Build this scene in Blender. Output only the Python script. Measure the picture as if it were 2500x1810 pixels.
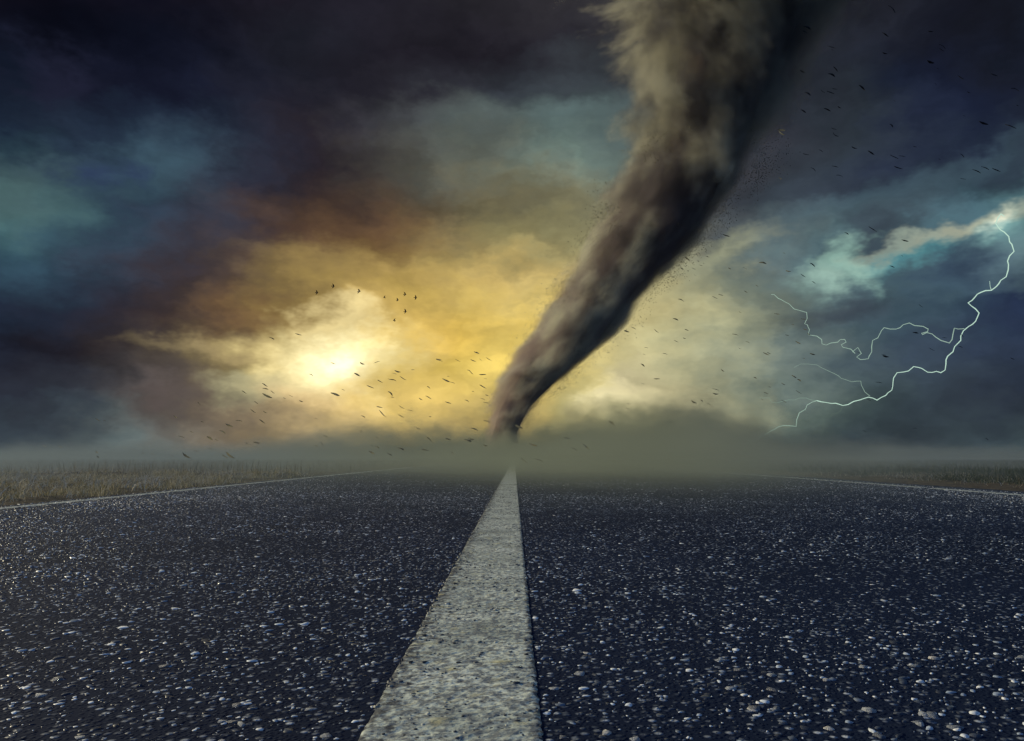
import bpy, math, random
import numpy as np
from mathutils import Vector, Matrix, noise as mnoise

random.seed(7)
RNG = np.random.default_rng(11)
for o in list(bpy.data.objects):
    bpy.data.objects.remove(o, do_unlink=True)
SC = bpy.context.scene
COL = SC.collection

# ------------------------------------------------------------------ camera
PW, PH, FPX = 2500.0, 1810.0, 1962.0        # photograph size and focal length in its pixels
HORIZON, VPX = 1116.0, 1256.0
CAM_H = 0.30
cam_d = bpy.data.cameras.new('camera')
cam = bpy.data.objects.new('camera', cam_d)
COL.objects.link(cam)
cam_d.sensor_width = 36.0
cam_d.lens = 36.0 * FPX / PW
cam_d.clip_start = 0.02
cam_d.clip_end = 5000
PITCH = math.atan((HORIZON - PH / 2) / FPX)
YAW = math.atan((VPX - PW / 2) / FPX)
cam.location = (0, 0, CAM_H)
cam.rotation_euler = (math.pi / 2 + PITCH, 0, YAW)
SC.camera = cam
ROT = cam.rotation_euler.to_matrix()


def ray(x, y):
    return (ROT @ Vector(((x - PW / 2) / FPX, -(y - PH / 2) / FPX, -1.0))).normalized()


def at(x, y, depth):
    """point on the line of sight whose world y is DEPTH"""
    d = ray(x, y)
    return Vector((0, 0, CAM_H)) + d * (depth / d.y)


def dir2px(az, el):
    d = Vector((math.sin(az) * math.cos(el), math.cos(az) * math.cos(el), math.sin(el)))
    c = ROT.transposed() @ d
    if c.z > -1e-4:
        return None
    return PW / 2 + FPX * c.x / -c.z, PH / 2 - FPX * c.y / -c.z


def px2ae(x, y):
    d = ray(x, y)
    return math.atan2(d.x, d.y), math.asin(d.z)


# ------------------------------------------------------------------ node helper
class NT:
    def __init__(self, tree):
        self.t = tree
        self.n = tree.nodes
        self.l = tree.links

    def add(self, kind, **props):
        n = self.n.new(kind)
        for k, v in props.items():
            setattr(n, k, v)
        return n

    def put(self, sock, v):
        if v is None:
            return
        if isinstance(v, bpy.types.NodeSocket):
            self.l.new(v, sock)
        else:
            if isinstance(v, (tuple, list)) and len(v) == 3 and sock.type == 'RGBA':
                v = (*v, 1.0)
            sock.default_value = v

    def m(self, op, a, b=None, c=None, clamp=False):
        n = self.add('ShaderNodeMath', operation=op, use_clamp=clamp)
        self.put(n.inputs[0], a)
        self.put(n.inputs[1], b)
        self.put(n.inputs[2], c)
        return n.outputs[0]

    def vm(self, op, a, b=None, scale=None):
        n = self.add('ShaderNodeVectorMath', operation=op)
        self.put(n.inputs[0], a)
        self.put(n.inputs[1], b)
        if scale is not None:
            self.put(n.inputs['Scale'], scale)
        return n.outputs['Value'] if op in ('LENGTH', 'DISTANCE', 'DOT_PRODUCT') else n.outputs['Vector']

    def sep(self, v):
        n = self.add('ShaderNodeSeparateXYZ')
        self.put(n.inputs[0], v)
        return n.outputs

    def comb(self, x, y, z):
        n = self.add('ShaderNodeCombineXYZ')
        for s, v in zip(n.inputs, (x, y, z)):
            self.put(s, v)
        return n.outputs[0]

    def noise(self, vec, scale, detail=4, rough=0.5, dist=0.0, out='Fac', lac=2.0):
        n = self.add('ShaderNodeTexNoise')
        n.inputs['Scale'].default_value = scale
        n.inputs['Detail'].default_value = detail
        n.inputs['Roughness'].default_value = rough
        n.inputs['Lacunarity'].default_value = lac
        n.inputs['Distortion'].default_value = dist
        self.put(n.inputs['Vector'], vec)
        return n.outputs[out]

    def voro(self, vec, scale, feature='F1', rnd=1.0):
        n = self.add('ShaderNodeTexVoronoi', feature=feature)
        n.inputs['Scale'].default_value = scale
        n.inputs['Randomness'].default_value = rnd
        self.put(n.inputs['Vector'], vec)
        return n

    def mr(self, v, a, b, c=0.0, d=1.0, interp='LINEAR'):
        n = self.add('ShaderNodeMapRange', interpolation_type=interp, clamp=True)
        for s, x in zip(n.inputs[:5], (v, a, b, c, d)):
            self.put(s, x)
        return n.outputs[0]

    def mix(self, f, a, b, blend='MIX'):
        n = self.add('ShaderNodeMix', data_type='RGBA', blend_type=blend)
        n.clamp_factor = True
        self.put(n.inputs[0], f)
        self.put(n.inputs[6], a)
        self.put(n.inputs[7], b)
        return n.outputs[2]

    def ramp(self, f, stops, interp='LINEAR'):
        n = self.add('ShaderNodeValToRGB')
        r = n.color_ramp
        r.interpolation = interp
        while len(r.elements) < len(stops):
            r.elements.new(0.5)
        for e, (p, c) in zip(r.elements, stops):
            e.position = p
            e.color = (*c[:3], 1.0)
        self.put(n.inputs[0], f)
        return n.outputs[0]

    def fcurve(self, v, pts):
        """piecewise-linear lookup of V through (x, y) PTS; x and y of any range"""
        xs = [p[0] for p in pts]
        ys = [p[1] for p in pts]
        x0, x1, y0, y1 = min(xs), max(xs), min(ys), max(ys)
        n = self.add('ShaderNodeFloatCurve')
        c = n.mapping.curves[0]
        c.points[0].location = (0, (ys[0] - y0) / (y1 - y0))
        c.points[1].location = (1, (ys[-1] - y0) / (y1 - y0))
        for x, y in pts[1:-1]:
            c.points.new((x - x0) / (x1 - x0), (y - y0) / (y1 - y0))
        n.mapping.update()
        self.put(n.inputs['Value'], self.mr(v, x0, x1))
        return self.m('MULTIPLY_ADD', n.outputs[0], y1 - y0, y0)


def lin(c):
    out = []
    for v in c[:3]:
        v = v / 255.0
        out.append(v / 12.92 if v <= 0.04045 else ((v + 0.055) / 1.055) ** 2.4)
    return tuple(out)


# ------------------------------------------------------------------ sky
SUN_AZ, SUN_EL = math.radians(-62), math.radians(18)
GX = [i * 156.25 for i in range(17)]
GY = [0, 100, 200, 300, 400, 500, 600, 700, 800, 900, 1000, 1100]
SKY = [
 [(18,16,28),(14,12,24),(16,15,28),(24,22,34),(32,29,40),(36,33,44),(38,36,46),(44,42,50),(50,48,54),(54,52,56),(58,56,58),(50,48,54),(38,36,46),(42,40,50),(40,40,50),(34,34,46),(28,28,38)],
 [(12,20,36),(8,12,28),(14,18,34),(22,24,38),(28,30,42),(36,40,50),(34,32,42),(36,33,42),(40,38,46),(46,45,52),(54,54,58),(44,42,50),(38,36,46),(44,46,56),(36,38,52),(24,26,40),(28,30,42)],
 [(24,34,54),(32,36,56),(20,22,40),(18,22,42),(30,32,46),(38,38,50),(40,37,47),(46,46,54),(56,62,70),(66,74,80),(60,62,68),(50,48,56),(42,40,50),(46,50,60),(34,40,60),(26,30,50),(30,32,46)],
 [(30,44,64),(36,48,66),(30,40,64),(36,40,60),(36,36,50),(42,38,48),(66,66,72),(78,84,84),(86,98,96),(92,112,112),(80,92,92),(56,56,62),(44,42,52),(52,58,66),(38,44,66),(28,34,56),(30,34,52)],
 [(60,90,100),(40,52,76),(56,80,94),(58,74,90),(46,44,60),(54,44,48),(84,80,72),(90,92,84),(98,104,94),(104,124,116),(90,100,96),(62,62,68),(52,54,62),(54,60,70),(44,48,66),(40,46,66),(52,60,74)],
 [(78,116,120),(64,100,110),(52,72,96),(58,62,80),(50,48,62),(74,54,48),(96,74,54),(104,94,70),(112,106,80),(120,118,92),(100,98,88),(68,68,74),(66,74,84),(56,62,76),(54,64,80),(74,104,118),(100,136,140)],
 [(62,96,114),(58,86,106),(60,72,90),(62,60,72),(74,58,60),(104,72,52),(124,96,60),(140,120,76),(146,136,92),(156,150,108),(130,126,100),(90,96,100),(96,108,112),(96,124,130),(80,100,106),(96,130,140),(110,140,144)],
 [(46,62,88),(48,60,84),(58,58,76),(76,62,66),(112,84,64),(150,122,74),(170,146,84),(180,160,92),(186,166,104),(200,184,124),(190,180,130),(165,165,135),(140,150,136),(90,116,126),(84,108,116),(60,84,102),(36,46,74)],
 [(30,34,52),(40,36,50),(58,50,58),(80,64,62),(118,88,60),(180,145,82),(226,200,136),(226,196,100),(226,200,108),(226,204,130),(214,204,150),(196,192,150),(130,142,136),(80,92,104),(60,72,92),(50,56,76),(44,52,78)],
 [(34,32,44),(50,44,52),(70,60,60),(112,98,84),(160,138,90),(236,214,140),(240,220,150),(236,212,110),(230,206,110),(226,206,130),(214,204,150),(206,200,158),(140,150,138),(84,94,100),(64,74,88),(54,64,86),(48,56,78)],
 [(48,54,68),(56,62,72),(80,80,82),(106,96,88),(138,122,98),(196,170,120),(216,188,110),(212,184,104),(200,176,104),(190,180,120),(205,195,150),(196,186,146),(120,134,120),(74,86,90),(62,72,84),(58,64,76),(44,48,62)],
 [(58,72,84),(70,84,92),(100,112,110),(110,104,94),(128,112,88),(140,124,86),(150,130,84),(130,116,82),(112,104,78),(100,98,72),(96,104,78),(80,92,78),(70,84,84),(62,74,78),(54,64,72),(54,66,72),(58,72,76)],
]
SKY_LIN = np.array([[lin(c) for c in row] for row in SKY])
SKY_LIN[:3] *= 0.78
SKY_LIN[3:10, :5] *= np.array([0.82, 0.86, 0.84])
SKY_LIN[3:6, 5:8] *= 0.88
SKY_LIN[6:11, :4] *= 0.78
SKY_LIN[7:11, 13:] *= np.array([0.82, 0.94, 0.88])
SKY_LIN[7:11, 11:13] *= np.array([0.70, 0.74, 0.74])
SKY_LIN[5:9, 4:6] *= np.array([0.82, 0.92, 0.98])
SKY_LIN[0:6, 12:] *= np.array([0.82, 0.92, 0.92])
REAR = np.array(lin((76, 108, 156)))          # the cloud deck away from the frame
ZENITH = np.array(lin((82, 116, 168)))


def sky_px(x, y):
    fx = min(max(x / 156.25, 0), 16)
    fy = min(max(np.interp(y, GY, range(12)), 0), 11)
    i, j = min(int(fx), 15), min(int(fy), 10)
    a, b = fx - i, fy - j
    return ((SKY_LIN[j, i] * (1 - a) + SKY_LIN[j, i + 1] * a) * (1 - b)
            + (SKY_LIN[j + 1, i] * (1 - a) + SKY_LIN[j + 1, i + 1] * a) * b)


world = bpy.data.worlds.new('World')
SC.world = world
world.use_nodes = True
wt = NT(world.node_tree)
wt.n.clear()
tc = wt.add('ShaderNodeTexCoord').outputs['Generated']
nd = wt.vm('NORMALIZE', tc)
dx, dy, dz = wt.sep(nd)[:3]
az0 = wt.m('ARCTAN2', dx, dy)
el0 = wt.m('ARCSINE', dz)
# clouds drift in flat layers: the noise is looked up in bearing and height above the horizon


def n2d(vec, scale, detail, rough):
    n = wt.add('ShaderNodeTexNoise', noise_dimensions='2D')
    n.inputs['Scale'].default_value = scale
    n.inputs['Detail'].default_value = detail
    n.inputs['Roughness'].default_value = rough
    wt.put(n.inputs['Vector'], vec)
    return wt.m('SUBTRACT', n.outputs['Fac'], 0.5)


el1 = wt.m('MULTIPLY', el0, 1.75)
flat = wt.comb(az0, el1, 0.0)
az = wt.m('ADD', wt.m('MULTIPLY_ADD', n2d(flat, 4.2, 5, 0.56), 0.16, az0), wt.m('MULTIPLY', n2d(wt.vm('ADD', flat, (7.3, 1.1, 0)), 13.0, 4, 0.62), 0.085))
el = wt.m('ADD', wt.m('MULTIPLY_ADD', n2d(wt.vm('ADD', flat, (1.7, 5.2, 0)), 4.2, 5, 0.56), 0.085, el0), wt.m('MULTIPLY', n2d(wt.vm('ADD', flat, (3.1, 8.4, 0)), 13.0, 4, 0.62), 0.055))
tt = wt.m('MULTIPLY_ADD', az, 180 / math.pi / 240, 0.5)
AZS = [math.radians(a) for a in np.linspace(-34, 34, 19)]


def row_stops(elv):
    st = [(0.0, REAR), (0.5 - 100 / 240, REAR)]
    for a in AZS:
        p = dir2px(a, elv)
        c = sky_px(*p)
        st.append((0.5 + math.degrees(a) / 240, c))
    st += [(0.5 + 100 / 240, REAR), (1.0, REAR)]
    return st


ELS = [px2ae(1250, y)[1] for y in reversed(GY)]
col = None
for k, e in enumerate(ELS):
    r = wt.ramp(tt, row_stops(e), 'EASE' if False else 'LINEAR')
    col = r if col is None else wt.mix(wt.mr(el, ELS[k - 1], e, interp='SMOOTHSTEP' if k % 3 == 0 else 'LINEAR'), col, r)
col = wt.mix(wt.mr(el, ELS[-1] + 0.03, 0.95), col, tuple(ZENITH))


ae = wt.comb(az, el, 0.0)


def blob(col, x, y, rx, ry, rgb, gain=1.0, tilt=0.0, sharp=1.0):
    """a brighter or darker cloud mass centred on a direction of the sky"""
    a, e = px2ae(x, y)
    mp = wt.add('ShaderNodeMapping', vector_type='TEXTURE')
    k = 1.9 if sharp == 1.0 else 1.6
    mp.inputs['Location'].default_value = (a, e, 0)
    mp.inputs['Rotation'].default_value = (0, 0, tilt)
    mp.inputs['Scale'].default_value = (k * rx / FPX, k * ry / FPX, 1)
    wt.l.new(ae, mp.inputs['Vector'])
    g = wt.add('ShaderNodeTexGradient', gradient_type='SPHERICAL' if sharp > 1.0 else 'QUADRATIC_SPHERE')
    wt.l.new(mp.outputs[0], g.inputs[0])
    return wt.mix(wt.mr(g.outputs['Fac'], 0, 1, 0, gain, 'SMOOTHSTEP' if sharp > 1.0 else 'LINEAR'), col, lin(rgb))


R_ = math.radians
col = blob(col, 70, 470, 120, 75, (90, 118, 118), 0.55, R_(-10), 1.4)
col = blob(col, 320, 400, 130, 70, (70, 98, 112), 0.4, R_(20), 1.3)
col = blob(col, 235, 425, 55, 38, (42, 56, 86), 0.8, 0, 1.6)
col = blob(col, 120, 590, 150, 45, (66, 100, 116), 0.35)
col = blob(col, 160, 170, 70, 40, (36, 38, 60), 0.7, 0, 1.5)
col = blob(col, 800, 550, 240, 50, (100, 76, 54), 0.4, R_(-8), 1.3)
col = blob(col, 1010, 660, 330, 34, (176, 150, 92), 0.45, 0, 1.4)
col = blob(col, 640, 760, 95, 40, (128, 96, 64), 0.45, R_(-14), 1.4)
col = blob(col, 520, 855, 150, 24, (176, 156, 108), 0.4, R_(2), 1.3)
col = blob(col, 790, 770, 60, 30, (246, 226, 164), 0.8, 0, 1.3)
col = blob(col, 640, 950, 90, 45, (186, 190, 150), 0.6, 0, 1.5)
col = blob(col, 760, 980, 150, 36, (228, 198, 140), 0.5, R_(-10), 1.4)
col = blob(col, 400, 980, 120, 60, (96, 84, 82), 0.6)
col = blob(col, 1040, 840, 260, 160, (242, 196, 70), 0.9)
col = blob(col, 870, 860, 190, 70, (254, 234, 160), 0.95, 0, 1.3)
col = blob(col, 835, 885, 105, 72, (300, 286, 230), 0.9)
col = blob(col, 1530, 960, 120, 50, (214, 202, 158), 0.7, R_(25), 1.4)
col = blob(col, 1800, 620, 120, 34, (176, 178, 142), 0.6, R_(18), 1.4)
col = blob(col, 2160, 575, 80, 42, (56, 66, 78), 0.8, R_(-10), 1.6)
col = blob(col, 2060, 655, 75, 32, (150, 182, 168), 0.85, 0, 1.5)
col = blob(col, 2150, 645, 55, 38, (150, 190, 176), 0.85, R_(-20), 1.5)
col = blob(col, 2280, 615, 70, 30, (94, 170, 176), 0.7, R_(25), 1.4)
col = blob(col, 2370, 548, 150, 22, (190, 188, 158), 0.7, R_(20), 1.5)
col = blob(col, 2455, 545, 46, 30, (160, 214, 206), 0.8)
col = blob(col, 2440, 530, 22, 20, (250, 244, 214), 0.8)
col = blob(col, 2400, 640, 110, 60, (34, 44, 72), 0.75, 0, 1.5)
col = blob(col, 2060, 740, 160, 40, (54, 58, 72), 0.7, 0, 1.5)
col = blob(col, 2250, 440, 200, 36, (84, 112, 124), 0.4, R_(12), 1.4)
# billows: finer light and dark within the deck
b1 = n2d(wt.vm('ADD', flat, (2.0, 9.0, 0)), 7.0, 5, 0.58)
b2 = n2d(wt.vm('MULTIPLY', ae, (1.0, 1.9, 1.0)), 6.5, 3, 0.55)
pf = wt.add('ShaderNodeTexVoronoi', voronoi_dimensions='2D', feature='F1', normalize=True)
pf.inputs['Scale'].default_value = 7.5
pf.inputs['Detail'].default_value = 3.0
pf.inputs['Roughness'].default_value = 0.62
wt.put(pf.inputs['Vector'], wt.vm('MULTIPLY', ae, (1.0, 1.5, 1.0)))
puff = wt.mr(pf.outputs['Distance'], 0.05, 0.62, 1.20, 0.76)
gain = wt.m('MULTIPLY', wt.m('MULTIPLY', wt.mr(b1, -0.25, 0.25, 0.80, 1.18), wt.mr(b2, -0.08, 0.12, 0.90, 1.08, 'SMOOTHSTEP')), puff)
col = wt.vm('SCALE', col, None, gain)
hs = wt.add('ShaderNodeHueSaturation')
hs.inputs['Saturation'].default_value = 0.97
wt.l.new(col, hs.inputs['Color'])
col = hs.outputs[0]
sky = wt.add('ShaderNodeTexSky', sky_type='NISHITA', sun_disc=False)
sky.sun_elevation = SUN_EL
sky.sun_rotation = SUN_AZ
bg_clear = wt.add('ShaderNodeBackground')
bg_clear.inputs['Strength'].default_value = 0.06
wt.l.new(sky.outputs[0], bg_clear.inputs['Color'])
bg_cloud = wt.add('ShaderNodeBackground')
bg_cloud.inputs['Strength'].default_value = 1.0
wt.l.new(col, bg_cloud.inputs['Color'])
mixw = wt.add('ShaderNodeMixShader')
mixw.inputs[0].default_value = 0.997          # the deck is nearly closed
wt.l.new(bg_clear.outputs[0], mixw.inputs[1])
wt.l.new(bg_cloud.outputs[0], mixw.inputs[2])
wo = wt.add('ShaderNodeOutputWorld')
wt.l.new(mixw.outputs[0], wo.inputs['Surface'])
world.cycles.sampling_method = 'NONE'
world.cycles.sample_map_resolution = 512

# ------------------------------------------------------------------ sun
sun_d = bpy.data.lights.new('sun', 'SUN')
sun = bpy.data.objects.new('sun', sun_d)
COL.objects.link(sun)
sun_d.energy = 4.0
sun_d.angle = math.radians(6)
sun_d.color = (1.0, 0.88, 0.60)
sdir = Vector((math.sin(SUN_AZ) * math.cos(SUN_EL), math.cos(SUN_AZ) * math.cos(SUN_EL), math.sin(SUN_EL)))
sun.rotation_euler = sdir.to_track_quat('Z', 'Y').to_euler()
sun.location = sdir * 300

SC.view_settings.view_transform = 'Standard'
SC.view_settings.look = 'None'
SC.view_settings.exposure = 0.0
SC.view_settings.gamma = 1.0
SC.view_settings.use_curve_mapping = False
SC.render.engine = 'CYCLES'
SC.cycles.use_denoising = True
SC.cycles.use_adaptive_sampling = True
SC.cycles.adaptive_threshold = 0.025
SC.cycles.max_bounces = 5
SC.cycles.diffuse_bounces = 2
SC.cycles.glossy_bounces = 2
SC.cycles.transparent_max_bounces = 24
SC.cycles.volume_bounces = 1
SC.cycles.volume_max_steps = 512


# ------------------------------------------------------------------ object helpers
def new_mat(name):
    m = bpy.data.materials.new(name)
    m.use_nodes = True
    t = NT(m.node_tree)
    t.n.clear()
    out = t.add('ShaderNodeOutputMaterial')
    return m, t, out


def principled(t, out, color, rough=0.8, spec=0.3, normal=None):
    b = t.add('ShaderNodeBsdfPrincipled')
    t.put(b.inputs['Base Color'], color)
    t.put(b.inputs['Roughness'], rough)
    t.put(b.inputs['Specular IOR Level'], spec)
    t.put(b.inputs['Normal'], normal)
    t.l.new(b.outputs[0], out.inputs['Surface'])
    return b


def bump(t, h, strength, dist, normal=None):
    n = t.add('ShaderNodeBump')
    n.inputs['Strength'].default_value = strength
    n.inputs['Distance'].default_value = dist
    t.put(n.inputs['Height'], h)
    t.put(n.inputs['Normal'], normal)
    return n.outputs[0]


def mesh_np(name, verts, faces_flat, sizes, smooth=False):
    """mesh from numpy arrays; SIZES is one int (all faces alike) or an array"""
    me = bpy.data.meshes.new(name)
    verts = np.asarray(verts, dtype=np.float32).reshape(-1, 3)
    faces_flat = np.asarray(faces_flat, dtype=np.int32).ravel()
    if np.isscalar(sizes):
        sizes = np.full(len(faces_flat) // sizes, sizes, dtype=np.int32)
    me.vertices.add(len(verts))
    me.vertices.foreach_set('co', verts.ravel())
    me.loops.add(len(faces_flat))
    me.loops.foreach_set('vertex_index', faces_flat)
    me.polygons.add(len(sizes))
    starts = np.concatenate(([0], np.cumsum(sizes)[:-1])).astype(np.int32)
    me.polygons.foreach_set('loop_start', starts)
    if smooth:
        me.polygons.foreach_set('use_smooth', np.ones(len(sizes), dtype=bool))
    me.update(calc_edges=True)
    me.validate()
    return me


def obj(name, me, mat=None, parent=None, kind=None, label=None, cat=None, group=None):
    o = bpy.data.objects.new(name, me)
    COL.objects.link(o)
    if mat is not None and me is not None and not me.materials:
        me.materials.append(mat)
    if parent is not None:
        o.parent = parent
    for k, v in (('kind', kind), ('label', label), ('category', cat), ('group', group)):
        if v:
            o[k] = v
    return o


def grid_mesh(name, xs, ys, zf, smooth=True):
    X, Y = np.meshgrid(xs, ys)
    Z = zf(X, Y)
    nx, ny = len(xs), len(ys)
    v = np.stack([X, Y, Z], -1).reshape(-1, 3)
    i = np.arange(ny - 1)[:, None] * nx + np.arange(nx - 1)[None, :]
    f = np.stack([i, i + 1, i + nx + 1, i + nx], -1).reshape(-1)
    return mesh_np(name, v, f, 4, smooth)


def vnoise(P, scale, octaves=4, seed=0.0):
    """fractal value noise for arrays of points, -1..1 (hash lattice, numpy)"""
    P = np.asarray(P, dtype=np.float64) * scale + seed * 17.13
    out = np.zeros(P.shape[0])
    amp, tot = 1.0, 0.0
    for _ in range(octaves):
        i = np.floor(P).astype(np.int64)
        f = P - i
        u = f * f * (3 - 2 * f)
        acc = np.zeros(P.shape[0])
        for dx_ in (0, 1):
            for dy_ in (0, 1):
                for dz_ in (0, 1):
                    h = (i[:, 0] + dx_) * 374761393 + (i[:, 1] + dy_) * 668265263 + (i[:, 2] + dz_) * 2147483647
                    h = (h ^ (h >> 13)) * 1274126177
                    h = ((h ^ (h >> 16)) & 0xFFFF) / 65535.0
                    w = (u[:, 0] if dx_ else 1 - u[:, 0]) * (u[:, 1] if dy_ else 1 - u[:, 1]) * (u[:, 2] if dz_ else 1 - u[:, 2])
                    acc += w * h
        out += amp * (acc * 2 - 1)
        tot += amp
        amp *= 0.5
        P = P * 2.03 + 5.1
    return out / tot


def vn2(X, Y, scale, octaves=4, seed=0.0):
    P = np.stack([X.ravel(), Y.ravel(), np.zeros(X.size)], -1)
    return vnoise(P, scale, octaves, seed).reshape(X.shape)


# ------------------------------------------------------------------ ground
LINE_L, LINE_R = -3.03, 4.05          # centres of the edge lines
ROAD_L, ROAD_R = -3.19, 4.50          # edges of the tarmac

mat_soil, t, out = new_mat('soil')
P = t.add('ShaderNodeTexCoord').outputs['Object']
c = t.ramp(t.noise(P, 1.7, 8, 0.65), [(0.3, (0.030, 0.024, 0.018)), (0.55, (0.075, 0.058, 0.036)), (0.75, (0.13, 0.105, 0.06))])
principled(t, out, c, 0.95, 0.1, bump(t, t.noise(P, 30, 6, 0.7), 0.8, 0.03))
GS = np.concatenate([-np.geomspace(480, 2, 40), np.linspace(-1.5, 1.5, 5), np.geomspace(2, 480, 40)])
obj('ground', grid_mesh('ground', GS, GS, lambda X, Y: np.full(X.shape, -0.035)), mat_soil, kind='structure')

# ------------------------------------------------------------------ road
mat_tar, t, out = new_mat('asphalt')
P = t.add('ShaderNodeTexCoord').outputs['Object']
vo = t.voro(P, 75.0)
vo2 = t.voro(t.vm('ADD', P, (3, 1, 0)), 150.0)
stone = t.mr(vo.outputs['Distance'], 0.18, 0.46, 1.0, 0.0)
rnd = t.sep(vo.outputs['Color'])[0]
pick = t.m('MULTIPLY', stone, t.mr(rnd, 0.5, 0.8))
tone = t.ramp(t.sep(vo.outputs['Color'])[1], [(0.0, (0.05, 0.065, 0.09)), (0.6, (0.16, 0.19, 0.24)), (1.0, (0.46, 0.50, 0.54))])
patch = t.noise(P, 0.6, 5, 0.6)
base = t.ramp(patch, [(0.3, (0.007, 0.012, 0.026)), (0.7, (0.013, 0.021, 0.043))])
cc = t.mix(pick, base, tone)
h = t.m('ADD', t.m('MULTIPLY', stone, rnd), t.m('MULTIPLY', t.mr(vo2.outputs['Distance'], 0.1, 0.5, 1.0, 0.0), 0.4))
rg = t.mr(pick, 0, 1, 0.9, 0.4)
principled(t, out, cc, rg, t.mr(pick, 0, 1, 0.03, 0.2), bump(t, h, 0.8, 0.004))
RY = np.concatenate([np.linspace(-3, 12, 61), np.geomspace(12.5, 470, 60)])
RX = np.linspace(ROAD_L, ROAD_R, 26)
road_me = grid_mesh('road', RX, RY, lambda X, Y: 0.0015 * vn2(X, Y, 1.4, 3, 2) - 0.004 * (np.abs(X - 0.6) / 3.7) ** 4)
road = obj('road', road_me, mat_tar, kind='structure')

# ---- aggregate: every stone is a low faceted dome
mat_stone, t, out = new_mat('aggregate')
P = t.add('ShaderNodeTexCoord').outputs['Object']
isl = t.add('ShaderNodeNewGeometry').outputs['Random Per Island']
c = t.ramp(isl, [(0.0, (0.02, 0.025, 0.038)), (0.55, (0.07, 0.09, 0.125)), (0.74, (0.30, 0.36, 0.43)), (0.87, (0.64, 0.70, 0.74)), (1.0, (0.84, 0.84, 0.80))])  # the palest stones carry the sky's glints in their own colour
c = t.mix(t.mr(t.noise(P, 260, 3, 0.6), 0.45, 0.7, 0.0, 0.5), c, (0.05, 0.052, 0.058))
rr = t.mr(t.m('FRACT', t.m('MULTIPLY', isl, 37.7)), 0, 1, 0.32, 0.62)
principled(t, out, c, rr, 0.24, bump(t, t.noise(P, 420, 3, 0.6), 0.5, 0.001))


def stones(pos, rad, flat_, seed):
    """N domes: 6-sided foot ring, 5-6 sided shoulder, one crown point"""
    rng = np.random.default_rng(seed)
    n = len(pos)
    K = 6
    a = np.linspace(0, 2 * np.pi, K, endpoint=False)[None, :] + rng.uniform(0, 6.28, (n, 1)) + rng.uniform(-0.3, 0.3, (n, K))
    asp = rng.uniform(0.55, 1.0, (n, 1))
    rot = rng.uniform(0, np.pi, (n, 1))
    jr = rng.uniform(0.62, 1.2, (n, K))
    ux, uy = np.cos(a) * jr, np.sin(a) * jr * asp
    cx, cy = ux * np.cos(rot) - uy * np.sin(rot), ux * np.sin(rot) + uy * np.cos(rot)
    r = rad[:, None]
    hgt = (rad * flat_)[:, None]
    tx, ty = rng.normal(0, 0.09, (n, 1)), rng.normal(0.03, 0.10, (n, 1))
    foot = np.stack([pos[:, :1] + cx * r, pos[:, 1:2] + cy * r, np.full((n, K), -0.002)], -1)
    s = rng.uniform(0.68, 0.90, (n, K))
    sh = np.stack([pos[:, :1] + cx * r * s, pos[:, 1:2] + cy * r * s, hgt * rng.uniform(0.7, 1.0, (n, K)) + (cx * tx + cy * ty) * r * s], -1)
    crown = np.stack([pos[:, 0] + rng.normal(0, .1, n) * rad, pos[:, 1] + rng.normal(0, .1, n) * rad, hgt[:, 0] * 1.02], -1)[:, None, :]
    V = np.concatenate([foot, sh, crown], 1)
    i = np.arange(K)
    j = (i + 1) % K
    quads = np.stack([i, j, j + K, i + K], -1)
    tris = np.stack([i + K, j + K, np.full(K, 2 * K)], -1)
    return V, quads, tris


def stone_mesh(name, pos, rad, flat_, seed):
    V, q, tr = stones(pos, rad, flat_, seed)
    n, m, _ = V.shape
    off = (np.arange(n) * m)[:, None, None]
    fq = (q[None] + off).reshape(n, -1)
    ft = (tr[None] + off).reshape(n, -1)
    flat_idx = np.concatenate([fq, ft], 1).ravel()
    sizes = np.tile(np.concatenate([np.full(len(q), 4), np.full(len(tr), 3)]), n)
    return mesh_np(name, V.reshape(-1, 3), flat_idx, sizes)


STRIPE_L, STRIPE_R = -0.556 * CAM_H, 0.0995 * CAM_H


def scatter(n, d0, d1, power):
    """points on the visible tarmac, denser towards the camera"""
    u = RNG.uniform(0, 1, n)
    d = (d0 ** power + u * (d1 ** power - d0 ** power)) ** (1 / power)
    x = RNG.uniform(-1, 1, n) * (0.72 * d + 0.4)
    keep = (x > ROAD_L + 0.02) & (x < LINE_R + 0.25)
    keep &= ~((x > STRIPE_L - 0.004) & (x < STRIPE_R + 0.004))
    # worn wheel tracks and patches hold fewer loose stones, and the scatter thins out towards its far end
    worn = 0.5 + 0.9 * vn2(x, d, 0.9, 3, 6) + 0.5 * vn2(x, d, 4.0, 2, 9)
    keep &= RNG.uniform(0, 1, n) < np.clip(0.35 + worn, 0.25, 1.0) * np.clip((d1 - d) / (0.55 * d1), 0, 1) ** 0.8
    return np.stack([x[keep], d[keep]], -1)


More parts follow.
